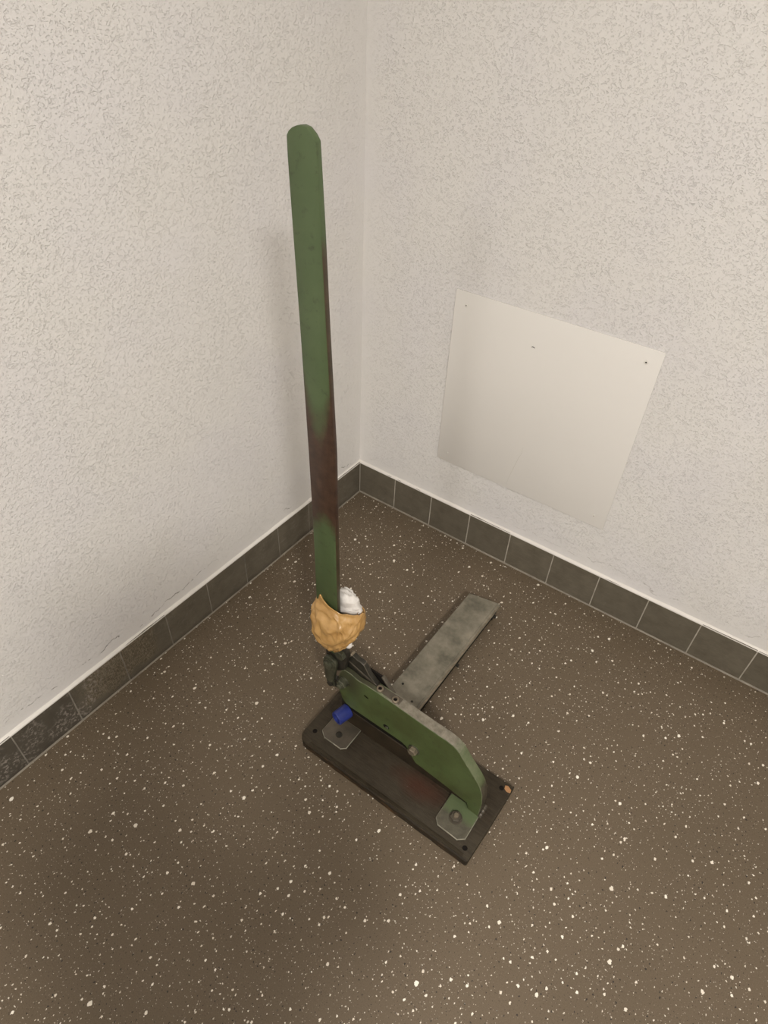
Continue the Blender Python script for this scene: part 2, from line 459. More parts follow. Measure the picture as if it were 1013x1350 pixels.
def lathe(bm, prof, p0, axis, n=24):
    """prof: list of (distance along axis, radius)"""
    ax = Vector(axis).normalized()
    t = Vector((0, 0, 1)) if abs(ax.z) < 0.9 else Vector((1, 0, 0))
    u = ax.cross(t).normalized(); v = ax.cross(u)
    rings = []
    for d, r in prof:
        c = Vector(p0) + ax*d
        if r <= 1e-6:
            rings.append([bm.verts.new(c)])
        else:
            rings.append([bm.verts.new(c + (u*math.cos(2*math.pi*i/n) + v*math.sin(2*math.pi*i/n))*r) for i in range(n)])
    for a, b in zip(rings, rings[1:]):
        for i in range(n):
            j = (i+1) % n
            if len(a) == 1 and len(b) == 1: continue
            if len(a) == 1: bm.faces.new((a[0], b[i], b[j]))
            elif len(b) == 1: bm.faces.new((a[i], a[j], b[0]))
            else: bm.faces.new((a[i], a[j], b[j], b[i]))

def lathe_obj(name, prof, p0, axis, mat, parent=None, n=24):
    bm = bmesh.new(); lathe(bm, prof, p0, axis, n)
    return finish(bm, name, mat, parent, smooth=True)

def hexhead(bm, p0, axis, r, h, n=6, chamfer=0.15):
    lathe(bm, [(0, 0), (0, r), (h*(1-chamfer*1.5), r), (h, r*0.86), (h, 0)], p0, axis, n)

def empty(name, loc, label=None, cat=None, group=None):
    o = bpy.data.objects.new(name, None)
    COL.objects.link(o); o.location = loc
    if label: o['label'] = label
    if cat: o['category'] = cat
    if group: o['group'] = group
    return o

def tag(o, label, cat):
    o['label'] = label; o['category'] = cat

# ------------------------------------------------------------------ room shell
T = 0.12
def shell(name, a, b, mat):
    o = box(name, a, b, mat); o['kind'] = 'structure'; return o
shell('floor', (-T, ROOM_Y-T, -0.10), (ROOM_X+T, T, 0.0), MAT['floor'])
shell('wall_left', (-T, ROOM_Y, 0), (0, 0, ROOM_Z), MAT['wall_l'])
shell('wall_right', (-T, 0, 0), (ROOM_X+T, T, ROOM_Z), MAT['wall_r'])
shell('wall_far_right', (ROOM_X, ROOM_Y, 0), (ROOM_X+T, 0, ROOM_Z), MAT['plain_wall'])
shell('wall_behind', (-T, ROOM_Y-T, 0), (ROOM_X+T, ROOM_Y, ROOM_Z), MAT['plain_wall'])
shell('ceiling', (-T, ROOM_Y-T, ROOM_Z), (ROOM_X+T, T, ROOM_Z+0.1), MAT['ceil'])

# ceiling lamps (out of frame, the light of the room)
for i, (x, y, sx, sy, p) in enumerate(LAMPS):
    lamp = empty('ceiling_lamp', (x, y, ROOM_Z),
                 ['square lit ceiling lamp above the right hand side of the person',
                  'square lit ceiling lamp nearest the corner with the lever shear',
                  'square lit ceiling lamp at the back of the room'][i], 'lamp')
    bm = bmesh.new()
    w = 0.02
    add_box(bm, (-sx/2-w, -sy/2-w, -0.05), (sx/2+w, -sy/2, 0)); add_box(bm, (-sx/2-w, sy/2, -0.05), (sx/2+w, sy/2+w, 0))
    add_box(bm, (-sx/2-w, -sy/2, -0.05), (-sx/2, sy/2, 0)); add_box(bm, (sx/2, -sy/2, -0.05), (sx/2+w, sy/2, 0))
    finish(bm, 'lamp_frame', MAT['ceil'], lamp)
    box('diffuser', (-sx/2, -sy/2, -0.040), (sx/2, sy/2, -0.005), MAT['lampm'], lamp)
    L = area_lamp(x, y, sx*0.98, sy*0.98, p)
    COL.objects.link(L); L.parent = lamp; L.location = (0, 0, -0.046)

# ------------------------------------------------------------------ skirting
TH = 0.135; TT = 0.006; G = 0.0015
def skirting(name, bounds, alongx, mat, seed):
    rnd = random.Random(seed)
    root = empty(name, (0, 0, 0)); root['kind'] = 'structure'
    end = bounds[-1]
    def place(a, b, z0, z1, d0, d1, nm, m, bevel=0.0):
        if alongx: return box(nm, (a, -d1, z0), (b, -d0, z1), m, root, bevel, 1)
        return box(nm, (d0, -b, z0), (d1, -a, z1), m, root, bevel, 1)
    place(0.0005, end, 0.0, TH-0.001, 0.0, TT-(0.0005 if alongx else 0.0009), 'grout', MAT['grout' if alongx else 'grout_dark'])
    for a, b in zip(bounds, bounds[1:]):
        jog = rnd.uniform(0, 0.0006); dz = rnd.uniform(-0.0012, 0.0012)
        place(a+G, b-G, 0.004, TH+dz, 0.0002, TT+jog, 'tile', mat, 0.0007)
    # sealant joint to the floor
    bm = bmesh.new()
    pr = [(TT-0.002, 0.0), (TT+0.0030, 0.0), (TT+0.0022, 0.0012), (TT+0.0003, 0.0032), (TT-0.002, 0.0032)]
    if alongx: add_prism(bm, [(-u, v) for u, v in pr], 'x', 0.0, end)
    else: add_prism(bm, [(u, v) for u, v in pr], 'y', -end, 0.0)
    finish(bm, 'sealant_joint', MAT['joint'], root, smooth=True)
    # cream caulk bead along the top with a slightly wavy edge
    bm = bmesh.new()
    n = int(end/0.02); prev = None
    for i in range(n+1):
        t = end*i/n
        wv = 0.0022*noise.noise(Vector((t*11, seed, 0))) + 0.0012*noise.noise(Vector((t*47, seed, 3)))
        sec = [(0, TH-0.004), (TT+0.0007, TH-0.004), (TT+0.0006, TH-0.0006+wv*0.3), (TT*0.5, TH+0.0028+wv), (0, TH+0.0055+wv)]
        ring = [bm.verts.new((t, -u, v) if alongx else (u, -t, v)) for u, v in sec]
        if prev:
            for j in range(len(ring)):
                q = (j+1) % len(ring)
                bm.faces.new((prev[j], prev[q], ring[q], ring[j]))
        prev = ring
    finish(bm, 'caulk_bead', MAT['caulk'], root, smooth=True)
    return root
rb = [TT] + [0.1604 + 0.15*i for i in range(0, 22) if 0.1604+0.15*i < ROOM_X]
lb = [TT, 0.1393] + [0.2886 + 0.1493*i for i in range(0, 40) if 0.2886+0.1493*i < -ROOM_Y]
skirting('baseboard_right', rb, True, MAT['tile_r'], 3)
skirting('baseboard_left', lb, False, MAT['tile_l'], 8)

# on the right wall
panel = empty('access_panel', (0.5917, 0, 0.299),
              'flat square off-white access panel screwed to the right wall above the tiles', 'panel')
def onpanel(o): o.parent = panel; o.matrix_parent_inverse = Matrix.Translation(-panel.location); return o
onpanel(box('wall_spacer', (0.325, -0.0013, 0.312), (0.858, 0.0004, 0.840), MAT['black']))
onpanel(box('cover_sheet', (0.3126, -0.0040, 0.2993), (0.8707, -0.0012, 0.8533), MAT['panel'], None, 0.0006, 2))
for i, (sx, sz, r) in enumerate(((0.3478, 0.8168, 0.0034), (0.8355, 0.8179, 0.0048), (0.3476, 0.3324, 0.0024), (0.8356, 0.3348, 0.0030))):
    s = lathe_obj('screw', [(0, 0), (0, r*1.1), (0.0008, r), (0.0013, r*0.72), (0.0013, r*0.45), (0.0004, r*0.42), (0.0004, 0)], (sx, -0.0039, sz), (0, -1, 0), MAT['screw'], None, 16)
    onpanel(s)
    h = lathe_obj('screw_recess', [(0, 0), (0, r*0.5), (0.0004, r*0.5), (0.0004, 0)], (sx, -0.0043, sz), (0, -1, 0), MAT['black'], None, 12)
    h.parent = s
    h.matrix_parent_inverse = s.matrix_parent_inverse.copy() if False else Matrix.Identity(4)
def streak(name, pts, w, mat):
    bm = bmesh.new()
    n = len(pts); up = []; dn = []
    for i, (x, z) in enumerate(pts):
        a = Vector(pts[max(i-1, 0)]); b = Vector(pts[min(i+1, n-1)])
        d = (b-a).normalized(); nn = Vector((-d.y, d.x))*w*(0.25+math.sin(math.pi*(i+0.3)/(n-0.4)))
        up.append((x+nn.x, z+nn.y)); dn.append((x-nn.x, z-nn.y))
    add_prism(bm, up + dn[::-1], 'y', -0.00425, -0.0038)
    return onpanel(finish(bm, name, mat))
streak('scratch_mark', [(0.5503, 0.7625), (0.553, 0.7648), (0.5565, 0.7640), (0.5605, 0.7628)], 0.0011, MAT['mark'])
streak('faint_scratch', [(0.5862, 0.460), (0.5868, 0.438), (0.5805, 0.420), (0.5745, 0.392), (0.5655, 0.350), (0.5590, 0.310)], 0.0005, MAT['faint'])

# ------------------------------------------------------------------ the lever shear bolted to its board
shear = empty('lever_shear', (0.74, -0.79, 0.0),
              'old green lever shear with tall flat handle, bolted to a dark wooden board', 'tool')
def on(o, parent=None):
    if parent is None:
        o.parent = shear; o.matrix_parent_inverse = Matrix.Translation(-shear.location)
    else:
        o.parent = parent; o.matrix_parent_inverse = Matrix.Identity(4)
    return o

# board: rounded front-left corner, rough edges
BX0, BX1, BY0, BY1, BZ = 0.4875, 0.9830, -0.9000, -0.6835, 0.0220
def board():
    pts = []
    def arc(cx, cy, r, a0, a1, n):
        return [(cx + r*math.cos(math.radians(a0+(a1-a0)*i/(n-1))), cy + r*math.sin(math.radians(a0+(a1-a0)*i/(n-1)))) for i in range(n)]
    pts += arc(BX0+0.032, BY0+0.032, 0.032, 180, 270, 9)
    for i in range(1, 24):
        x = BX0+0.032 + (BX1-BX0-0.036)*i/24
        pts.append((x, BY0 + 0.0018*noise.noise(Vector((x*30, 0, 0)))))
    pts += arc(BX1-0.004, BY0+0.004, 0.004, 270, 360, 3)
    # splintered notch near the back right corner
    pts += [(BX1+0.004, BY0+0.10), (BX1+0.006, -0.7075), (BX1+0.006, BY1+0.003), (BX1+0.002, BY1)]
    pts += arc(BX0+0.02, BY1-0.02, 0.02, 90, 180, 5)
    bm = bmesh.new()
    add_prism(bm, pts, 'z', 0.0, BZ)
    o = finish(bm, 'wooden_board', MAT['board'], None, smooth=True, bevel=0.0022, segs=2)
    return on(o)
bd = board()
# raised ridge worn along the front rim
bm = bmesh.new()
n = 40; prev = None
for i in range(n+1):
    x = BX0+0.035 + (BX1-BX0-0.05)*i/n
    w = 0.0012*noise.noise(Vector((x*40, 5, 0)))
    sec = [(BY0+0.0035, BZ-0.002), (BY0+0.005+w, BZ+0.0014+w*0.6), (BY0+0.0125+w, BZ+0.0010), (BY0+0.017, BZ-0.002)]
    ring = [bm.verts.new((x, a, b)) for a, b in sec]
    if prev:
        for j in range(4): bm.faces.new((prev[j], prev[(j+1) % 4], ring[(j+1) % 4], ring[j]))
    else: first = ring
    prev = ring
bm.faces.new(first); bm.faces.new(prev[::-1])
rd = finish(bm, 'worn_rim', MAT['board'], None, smooth=True); on(rd, bd)
# screw holes through the board (ring and dark recess)
for (x, y) in ((0.5115, -0.8580), (0.9640, -0.8755), (0.9655, -0.7035)):
    h = lathe_obj('screw_hole', [(0, 0), (0, 0.0062), (0.0006, 0.0056), (0.0006, 0)], (x, y, BZ-0.0001), (0, 0, 1), MAT['black'], None, 14)
    on(h, bd)
bm = bmesh.new()
add_prism(bm, [(0.9695, -0.6925), (0.9765, -0.6895), (0.9870, -0.6945), (0.9885, -0.7030), (0.9800, -0.7050), (0.9720, -0.7015)], 'z', BZ-0.012, BZ+0.0012)
sp = finish(bm, 'raw_wood_split', MAT['raw'], None, smooth=False, bevel=0.001, segs=1); sp['label'] = 'bare light wood where the board corner split'; on(sp, bd)

# bed (lower blade holder) on the board
bed = on(prism('lower_bed', [(0.548, BZ-0.0003), (0.945, BZ-0.0003), (0.945, 0.060), (0.90, 0.082), (0.56, 0.086), (0.548, 0.078)], 'y', -0.7890, -0.7450, MAT['bed'], None, 0.0015, 1))
# rear blade and an added block, both black for the shade in the throat
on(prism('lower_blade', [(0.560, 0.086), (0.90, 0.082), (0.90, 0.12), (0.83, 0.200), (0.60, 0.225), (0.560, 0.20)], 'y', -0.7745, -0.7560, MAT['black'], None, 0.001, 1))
on(box('throat_shade', (0.562, -0.7872, 0.0860), (0.90, -0.7752, 0.1215), MAT['black']))  # added block, its black stands for the shade under the plate edge
# rear post carrying the lever linkage
on(prism('rear_post', [(0.535, BZ-0.0003), (0.572, BZ-0.0003), (0.572, 0.190), (0.560, 0.215), (0.535, 0.205), (0.527, 0.150)], 'y', -0.7745, -0.7480, MAT['dark'], None, 0.0015, 1))

# green side plate
plate_pts = [(0.5535, 0.1440), (0.5640, 0.1300), (0.5800, 0.1245), (0.6730, 0.1240), (0.7320, 0.1235), (0.7440, 0.1190), (0.7540, 0.1060),
             (0.7640, 0.0900), (0.7760, 0.0740), (0.8600, 0.0640), (0.9200, 0.0540), (0.9260, 0.0310), (0.9530, 0.0290), (0.9540, 0.0900), (0.9490, 0.1280),
             (0.9400, 0.1520), (0.9280, 0.1700), (0.9110, 0.1900), (0.8920, 0.2130), (0.8770, 0.2330), (0.8620, 0.2440), (0.8420, 0.2485), (0.7900, 0.2500),
             (0.7200, 0.2555), (0.6600, 0.2590), (0.6250, 0.2600), (0.6030, 0.2570), (0.5800, 0.2640), (0.5620, 0.2640), (0.5510, 0.2500), (0.5450, 0.2290), (0.5425, 0.2000), (0.5450, 0.1700)]
pl = on(prism('side_plate', plate_pts, 'y', -0.8000, -0.7880, [MAT['plate'], MAT['edge']], None, 0.0010, 1, only=lambda c: c.y < -0.7990))
back_pts = [(0.648, 0.245), (0.648, 0.2592), (0.7200, 0.2555), (0.7900, 0.2500), (0.8420, 0.2485), (0.8620, 0.2440), (0.8770, 0.2330), (0.8920, 0.2130), (0.9110, 0.1900),
            (0.9280, 0.1700), (0.9400, 0.1520), (0.9490, 0.1280), (0.9540, 0.0900), (0.9530, BZ), (0.9455, BZ), (0.9455, 0.085), (0.90, 0.090), (0.86, 0.200), (0.80, 0.228)]
on(prism('backing_plate', back_pts[::-1], 'y', -0.7881, -0.7750, MAT['plate'], None, 0.0010, 2, only=lambda c: c.y > -0.7760))

# holes in the side plate: dark plugs with worn rims
def plug(x, z, r, ang, ry):
    bm = bmesh.new()
    pts = []
    for i in range(16):
        a = 2*math.pi*i/16
        u, v = r*math.cos(a), ry*math.sin(a)
        pts.append((x + u*math.cos(ang) - v*math.sin(ang), z + u*math.sin(ang) + v*math.cos(ang)))
    add_prism(bm, pts, 'y', -0.8006, -0.7995)
    o = finish(bm, 'plate_hole', MAT['black']); on(o, pl)
plug(0.6264, 0.2137, 0.0065, -0.25, 0.0026)
plug(0.6873, 0.1452, 0.0085, 0.0, 0.0068)
hp = lathe_obj('hole_pin', [(0, 0), (0, 0.0045), (0.001, 0.004), (0.001, 0)], (0.6895, -0.8003, 0.1432), (0, -1, 0), MAT['darkg'], None, 12); on(hp, pl)

# bolt with bright head at the step of the plate
bm = bmesh.new(); lathe(bm, [(0, 0), (0, 0.0155), (0.002, 0.0155), (0.002, 0)], (0.768, -0.800, 0.1280), (0, -1, 0), 20)
on(finish(bm, 'washer', MAT['darkg'], None, smooth=True))
bm = bmesh.new(); hexhead(bm, (0.768, -0.802, 0.1300), (0, -1, 0), 0.0115, 0.011)
x_ = on(finish(bm, 'bolt_head', MAT['bright'], None)); x_['label'] = 'bright worn hex bolt head'

# mounting tabs
TZ0, TZ1 = BZ, BZ+0.0065
tabR = [(0.8755, -0.7885), (0.8755, -0.8590), (0.8880, -0.8715), (0.9410, -0.8735), (0.9560, -0.8610), (0.9560, -0.7885)]
tabL = [(0.5265, -0.7885), (0.5265, -0.8480), (0.5440, -0.8600), (0.5960, -0.8600), (0.6070, -0.8500), (0.6070, -0.7885)]
tr = on(prism('mounting_tab', tabR, 'z', TZ0, TZ1, [MAT['tab'], MAT['rim']], None, 0.0015, 1))
tl = on(prism('mounting_tab', tabL, 'z', TZ0, TZ1, [MAT['steel'], MAT['rim']], None, 0.0015, 1))
tl['label'] = 'bare steel mounting tab beside the blue cap'; tr['label'] = 'mounting tab with green painted rear edge and nut'
lathe_obj_ = lathe_obj('tab_washer', [(0, 0), (0, 0.0160), (0.0018, 0.0155), (0.0018, 0)], (0.9135, -0.8330, TZ1), (0, 0, 1), MAT['steel'], None, 24); on(lathe_obj_, tr)
bm = bmesh.new(); hexhead(bm, (0.9135, -0.8330, TZ1+0.0018), (0, 0, 1), 0.0135, 0.0080)
on(finish(bm, 'nut', MAT['steel'], None), tr)
on(lathe_obj('bolt_stub', [(0, 0), (0, 0.0060), (0.005, 0.0060), (0.0065, 0.0046), (0.0065, 0)], (0.9135, -0.8330, TZ1+0.0098), (0, 0, 1), MAT['bright'], None, 16), tr)
on(lathe_obj('tab_hole', [(0, 0), (0, 0.0088), (0.0009, 0.0084), (0.0009, 0.0068), (0.0001, 0.0064), (0.0001, 0)], (0.5690, -0.8320, TZ1), (0, 0, 1), MAT['dark'], None, 20), tl)
# weld scar and foot at the right end of the plate
bm = bmesh.new()
rn = random.Random(4)
prev = None
for i in range(15):
    t = i/14
    c = Vector((0.9555, -0.800+0.034*t, BZ+0.004+0.001*rn.random()))
    r = 0.0055 + 0.0018*rn.random()
    ring = [bm.verts.new(c + Vector((r*math.cos(a), 0, r*math.sin(a)))) for a in [2*math.pi*k/8 for k in range(8)]]
    if prev:
        for j in range(8): bm.faces.new((prev[j], prev[(j+1) % 8], ring[(j+1) % 8], ring[j]))
    else: bm.faces.new(ring)
    prev = ring
bm.faces.new(prev[::-1])
on(finish(bm, 'weld_bead', MAT['steel'], None, smooth=True))

# socket screws set in the top edge
for (x, y) in ((0.6563, -0.7885), (0.7000, -0.7900)):
    z = 0.2580 if x < 0.68 else 0.2560
    s = on(lathe_obj('socket_screw', [(0, 0), (0, 0.0085), (0.005, 0.0085), (0.0062, 0.0074), (0.0062, 0.0050), (0.0025, 0.0046), (0.0025, 0)], (x, y, z), (0, 0, 1), MAT['bright'], None, 20))
    on(lathe_obj('socket', [(0, 0), (0, 0.0047), (0.0004, 0.0047), (0.0004, 0)], (x, y, z+0.0027), (0, 0, 1), MAT['black'], None, 6), s)
on(box('screw_strap', (0.6450, -0.7950, 0.2570), (0.7130, -0.7780, 0.2590), MAT['steel'], None, 0.0006, 1))

# upper blade arm rising beside the plate, and its guard
arm_pts = [(0.5520, 0.2600), (0.5510, 0.2850), (0.5680, 0.3130), (0.5760, 0.3120), (0.5870, 0.3070), (0.5975, 0.3070), (0.6060, 0.3030), (0.6130, 0.2930), (0.6200, 0.2800), (0.6380, 0.2620), (0.6480, 0.2560), (0.6480, 0.2300), (0.60, 0.2300)]
am = on(prism('blade_arm', arm_pts[::-1], 'y', -0.7850, -0.7720, [MAT['dark'], MAT['steel']], None, 0.0010, 1))
on(prism('arm_edge', [(0.5560, 0.2850), (0.5600, 0.2880), (0.6440, 0.2590), (0.6400, 0.2520)], 'y', -0.7862, -0.7848, MAT['steel'], None, 0.0004, 1), am)
bm = bmesh.new(); add_prism(bm, [(0.5600, 0.3020), (0.5680, 0.3150), (0.5740, 0.3130), (0.5660, 0.3000)], 'y', -0.7858, -0.7720)
tp = finish(bm, 'rubbed_tip', MAT['bright'], None, smooth=False, bevel=0.0008, segs=1); tp['label'] = 'bright rubbed steel tip'; on(tp, am)
on(prism('guard_plate', [(0.6030, 0.2800), (0.6520, 0.2790), (0.6740, 0.2530), (0.6830, 0.2400), (0.6500, 0.2350), (0.6180, 0.2420)][::-1], 'y', -0.7700, -0.7660, MAT['black'], None, 0.0006, 1))
on(prism('guard_lip', [(0.6480, 0.2800), (0.6530, 0.2805), (0.6850, 0.2430), (0.6800, 0.2400)][::-1], 'y', -0.7740, -0.7640, MAT['steel'], None, 0.0005, 1))

# pivot bolt in the plate's left end
bm = bmesh.new(); lathe(bm, [(0, 0), (0, 0.0150), (0.003, 0.0150), (0.003, 0)], (0.5610, -0.8000, 0.2190), (0, -1, 0), 20)
on(finish(bm, 'pivot_washer', MAT['darkg'], None, smooth=True))
bm = bmesh.new(); hexhead(bm, (0.5610, -0.8030, 0.2190), (0, -1, 0), 0.0135, 0.012)
lathe(bm, [(0, 0), (0, 0.0072), (0.006, 0.0072), (0.007, 0.0060), (0.007, 0)], (0.5610, -0.8150, 0.2190), (0, -1, 0), 14)
on(finish(bm, 'pivot_nut', MAT['darkg'], None))

# link between lever and plate
def slot_pts(x0, z0, r0, x1, z1, r1, n=11):
    d = Vector((x1-x0, z1-z0)); a = math.atan2(d.y, d.x)
    return circle_pts(x0, z0, r0, n, a+math.pi/2, a+3*math.pi/2) + circle_pts(x1, z1, r1, n, a-math.pi/2, a+math.pi/2)
lk = on(prism('link', slot_pts(0.5235, 0.2080, 0.0125, 0.5265, 0.2740, 0.0190), 'y', -0.8110, -0.8010, MAT['darkg'], None, 0.0015, 2))
on(lathe_obj('link_bolt', [(0, 0), (0, 0.0165), (0.0025, 0.0165), (0.003, 0.0120), (0.008, 0.0115), (0.0095, 0.0095), (0.0095, 0)], (0.5258, -0.8110, 0.2700), (0, -1, 0), MAT['darkg'], None, 16), lk)
on(lathe_obj('link_shaft', [(0, 0), (0, 0.0090), (0.036, 0.0090), (0.036, 0)], (0.5250, -0.8010, 0.2740), (0, 1, 0), MAT['dark'], None, 16), lk)
on(lathe_obj('washer', [(0, 0.0), (0, 0.0125), (0.003, 0.0125), (0.003, 0.0)], (0.5225, -0.8010, 0.1830), (0, -1, 0), MAT['darkg'], None, 20))
bm = bmesh.new(); hexhead(bm, (0.5225, -0.8040, 0.1830), (0, -1, 0), 0.0085, 0.006)
on(finish(bm, 'link_nut', MAT['dark'], None))
on(box('link_arm', (0.5180, -0.8010, 0.170), (0.5480, -0.7890, 0.205), MAT['dark'], None, 0.002, 1))
# lever foot below the taped bundle
on(prism('lever_socket', [(0.5080, 0.2550), (0.5400, 0.2400), (0.5620, 0.2620), (0.5700, 0.3180), (0.5650, 0.3400), (0.5100, 0.3400), (0.5050, 0.3100)], 'y', -0.7990, -0.7865, MAT['dark'], None, 0.002, 2))
bm = bmesh.new(); hexhead(bm, (0.5530, -0.7990, 0.3180), (0, -1, 0), 0.0140, 0.010)
on(finish(bm, 'socket_bolt', MAT['darkg'], None))

# tall flat handle
HY0, HY1 = -0.8000, -0.7890
hd_pts = [(0.5080, 0.3000), (0.5400, 0.3000), (0.5445, 0.3900), (0.5435, 0.5100), (0.5405, 0.8730), (0.5305, 1.0930), (0.5250, 1.2440), (0.5202, 1.3443), (0.5146, 1.3515), (0.5058, 1.3581),
          (0.4972, 1.3593), (0.4884, 1.3577), (0.4806, 1.3545), (0.4752, 1.3504), (0.4713, 1.3448), (0.4712, 1.3200), (0.4735, 1.2320), (0.4780, 1.0760), (0.4830, 0.8460), (0.4855, 0.6630), (0.4855, 0.4710), (0.4870, 0.3900)]
# extra cross cuts so the long edges stay gently curved
on(prism('handle', hd_pts, 'y', HY0, HY1, MAT['handle'], None, 0.0016, 2))

# blue plastic cap on a pin below the plate
cp0 = Vector((0.5640, -0.7880, 0.0790)); cax = Vector((-0.24, -1.0, 0.0)).normalized()
cap = on(lathe_obj('plastic_cap', [(0, 0.0), (0, 0.0186), (0.006, 0.0190), (0.036, 0.0182), (0.038, 0.0165), (0.038, 0.0125), (0.016, 0.0118), (0.016, 0.0)], cp0, cax, MAT['blue'], None, 28))
cap['label'] = 'bright blue plastic cap'
on(lathe_obj('cap_bore', [(0, 0), (0, 0.0114), (0.0010, 0.0114), (0.0010, 0)], cp0 + cax*0.0165, cax, MAT['bluein'], None, 20), cap)

# ------------------------------------------------------------------ table bar running back from the shear
bm = bmesh.new()
x0, x1, y0, y1, zt = 0.5995, 0.6985, -0.7450, -0.2350, 0.0500
add_prism(bm, [(x0, zt-0.022), (x0, zt-0.0015), (x0+0.0015, zt), (x1-0.010, zt), (x1-0.009, zt-0.0025), (x1-0.0045, zt-0.0028), (x1-0.004, zt-0.0045), (x1, zt-0.005), (x1, zt-0.010), (x1-0.004, zt-0.010), (x1-0.004, zt-0.006), (x0+0.004, zt-0.006), (x0+0.004, zt-0.022)], 'y', y0, y1)
for v in bm.verts:      # far end sheared a little askew
    if v.co.y > y1-0.001: v.co.y += (v.co.x-x0)/(x1-x0)*0.019
    v.co.x += (v.co.y+0.745)*0.004
br = on(finish(bm, 'table_bar', MAT['bar'], None, smooth=True))
br['label'] = 'wide flat worn steel bar'
lp = on(box('bar_lip', (x1-0.0062, y0+0.02, zt-0.0052), (x1+0.0012, y1+0.012, zt-0.0040), MAT['bright'], None, 0.0004, 1), br)
rl = on(box('bar_rail', (x1-0.022, y0+0.02, 0.0140), (x1-0.0030, y1+0.010, zt-0.0102), MAT['black'], None, 0.001, 1))  # black puts the shade below the bar edge into the colour
on(box('bar_foot', (x0+0.020, y1-0.030, 0.0), (x0+0.040, y1-0.006, zt-0.006), MAT['dark'], None, 0.001, 1))
on(box('bar_foot', (x1-0.021, y1-0.012, 0.0), (x1-0.0035, y1+0.004, 0.0142), MAT['dark'], None, 0.001, 1))
for (x, y) in ((x1-0.003, -0.2500), (x1-0.003, -0.4680)):
    bm = bmesh.new(); hexhead(bm, (x, y, 0.0260), (1, 0, 0), 0.0058, 0.010)
    on(finish(bm, 'rail_bolt', MAT['dark'], None))
for (x, y) in ((0.6209, -0.6236), (0.6704, -0.6538)):
    h = lathe_obj('bar_hole', [(0, 0), (0, 0.0036), (0.0005, 0.0034), (0.0005, 0)], (x, y, zt-0.0001), (0, 0, 1), MAT['dark'], None, 14); on(h, br)

# ------------------------------------------------------------------ taped bundle round the handle foot
def lerp_keys(ks, t):
    for p, q in zip(ks, ks[1:]):
        if t <= q[0]:
            u = (t-p[0])/(q[0]-p[0]); u = u*u*(3-2*u)
            return [a+(b-a)*u for a, b in zip(p[1:], q[1:])]
    return list(ks[-1][1:])
# height, left, right, front, back of the wrapped section
SEC = [(0.334, 0.510, 0.552, -0.812, -0.772), (0.343, 0.500, 0.558, -0.822, -0.764), (0.363, 0.488, 0.570, -0.829, -0.752), (0.384, 0.479, 0.581, -0.832, -0.746),
       (0.408, 0.476, 0.589, -0.831, -0.742), (0.432, 0.476, 0.593, -0.826, -0.740), (0.452, 0.478, 0.592, -0.817, -0.740), (0.467, 0.480, 0.588, -0.808, -0.741), (0.500, 0.4815, 0.584, -0.804, -0.742)]
RIM = [(0, 0.460), (30, 0.448), (70, 0.440), (130, 0.440), (180, 0.466), (205, 0.480), (225, 0.484), (250, 0.476), (275, 0.468), (295, 0.468), (320, 0.470), (345, 0.464), (360, 0.460)]
CREASES = [((-.83, .473), (-.43, .455), (.05, .418)), ((.05, .418), (.43, .447), (.86, .462)), ((-.86, .490), (-.57, .480), (0., .432)),
           ((-.67, .384), (-.14, .344), (.24, .352)), ((.52, .408), (.24, .370), (.19, .346)), ((-.81, .446), (-.71, .406), (-.43, .352)),
           ((.71, .458), (.67, .418), (.43, .378)), ((-.30, .450), (-.22, .410), (-.33, .372)), ((.12, .462), (.33, .425), (.62, .430)),
           ((-.60, .425), (-.15, .400), (.30, .385)), ((.05, .440), (.12, .400), (.02, .360))]
def crease(a, z):
    d = (math.degrees(a) - 310 + 180) % 360 - 180
    if abs(d) > 100: return 0.0
    u = math.sin(math.radians(d)); best = 0.0
    px, pz = u*0.066, z
    for i, c in enumerate(CREASES):
        amp = (0.075, 0.075, 0.06, 0.05, 0.05, 0.05, 0.045, 0.03, 0.035, 0.03, 0.03)[i]
        for (u0, z0), (u1, z1) in zip(c, c[1:]):
            ax, az, bx, bz = u0*0.066, z0, u1*0.066, z1
            t = max(0, min(1, ((px-ax)*(bx-ax)+(pz-az)*(bz-az))/((bx-ax)**2+(bz-az)**2)))
            qx, qz = px-ax-t*(bx-ax), pz-az-t*(bz-az)
            dd = math.hypot(qx, qz)
            side = 1 if qx*(bz-az)-qz*(bx-ax) > 0 else -1
            v = amp*math.exp(-dd/0.0045) - 0.55*amp*math.exp(-((dd-0.005)/0.0035)**2)*(side > 0)
            if abs(v) > abs(best): best = v
    return best
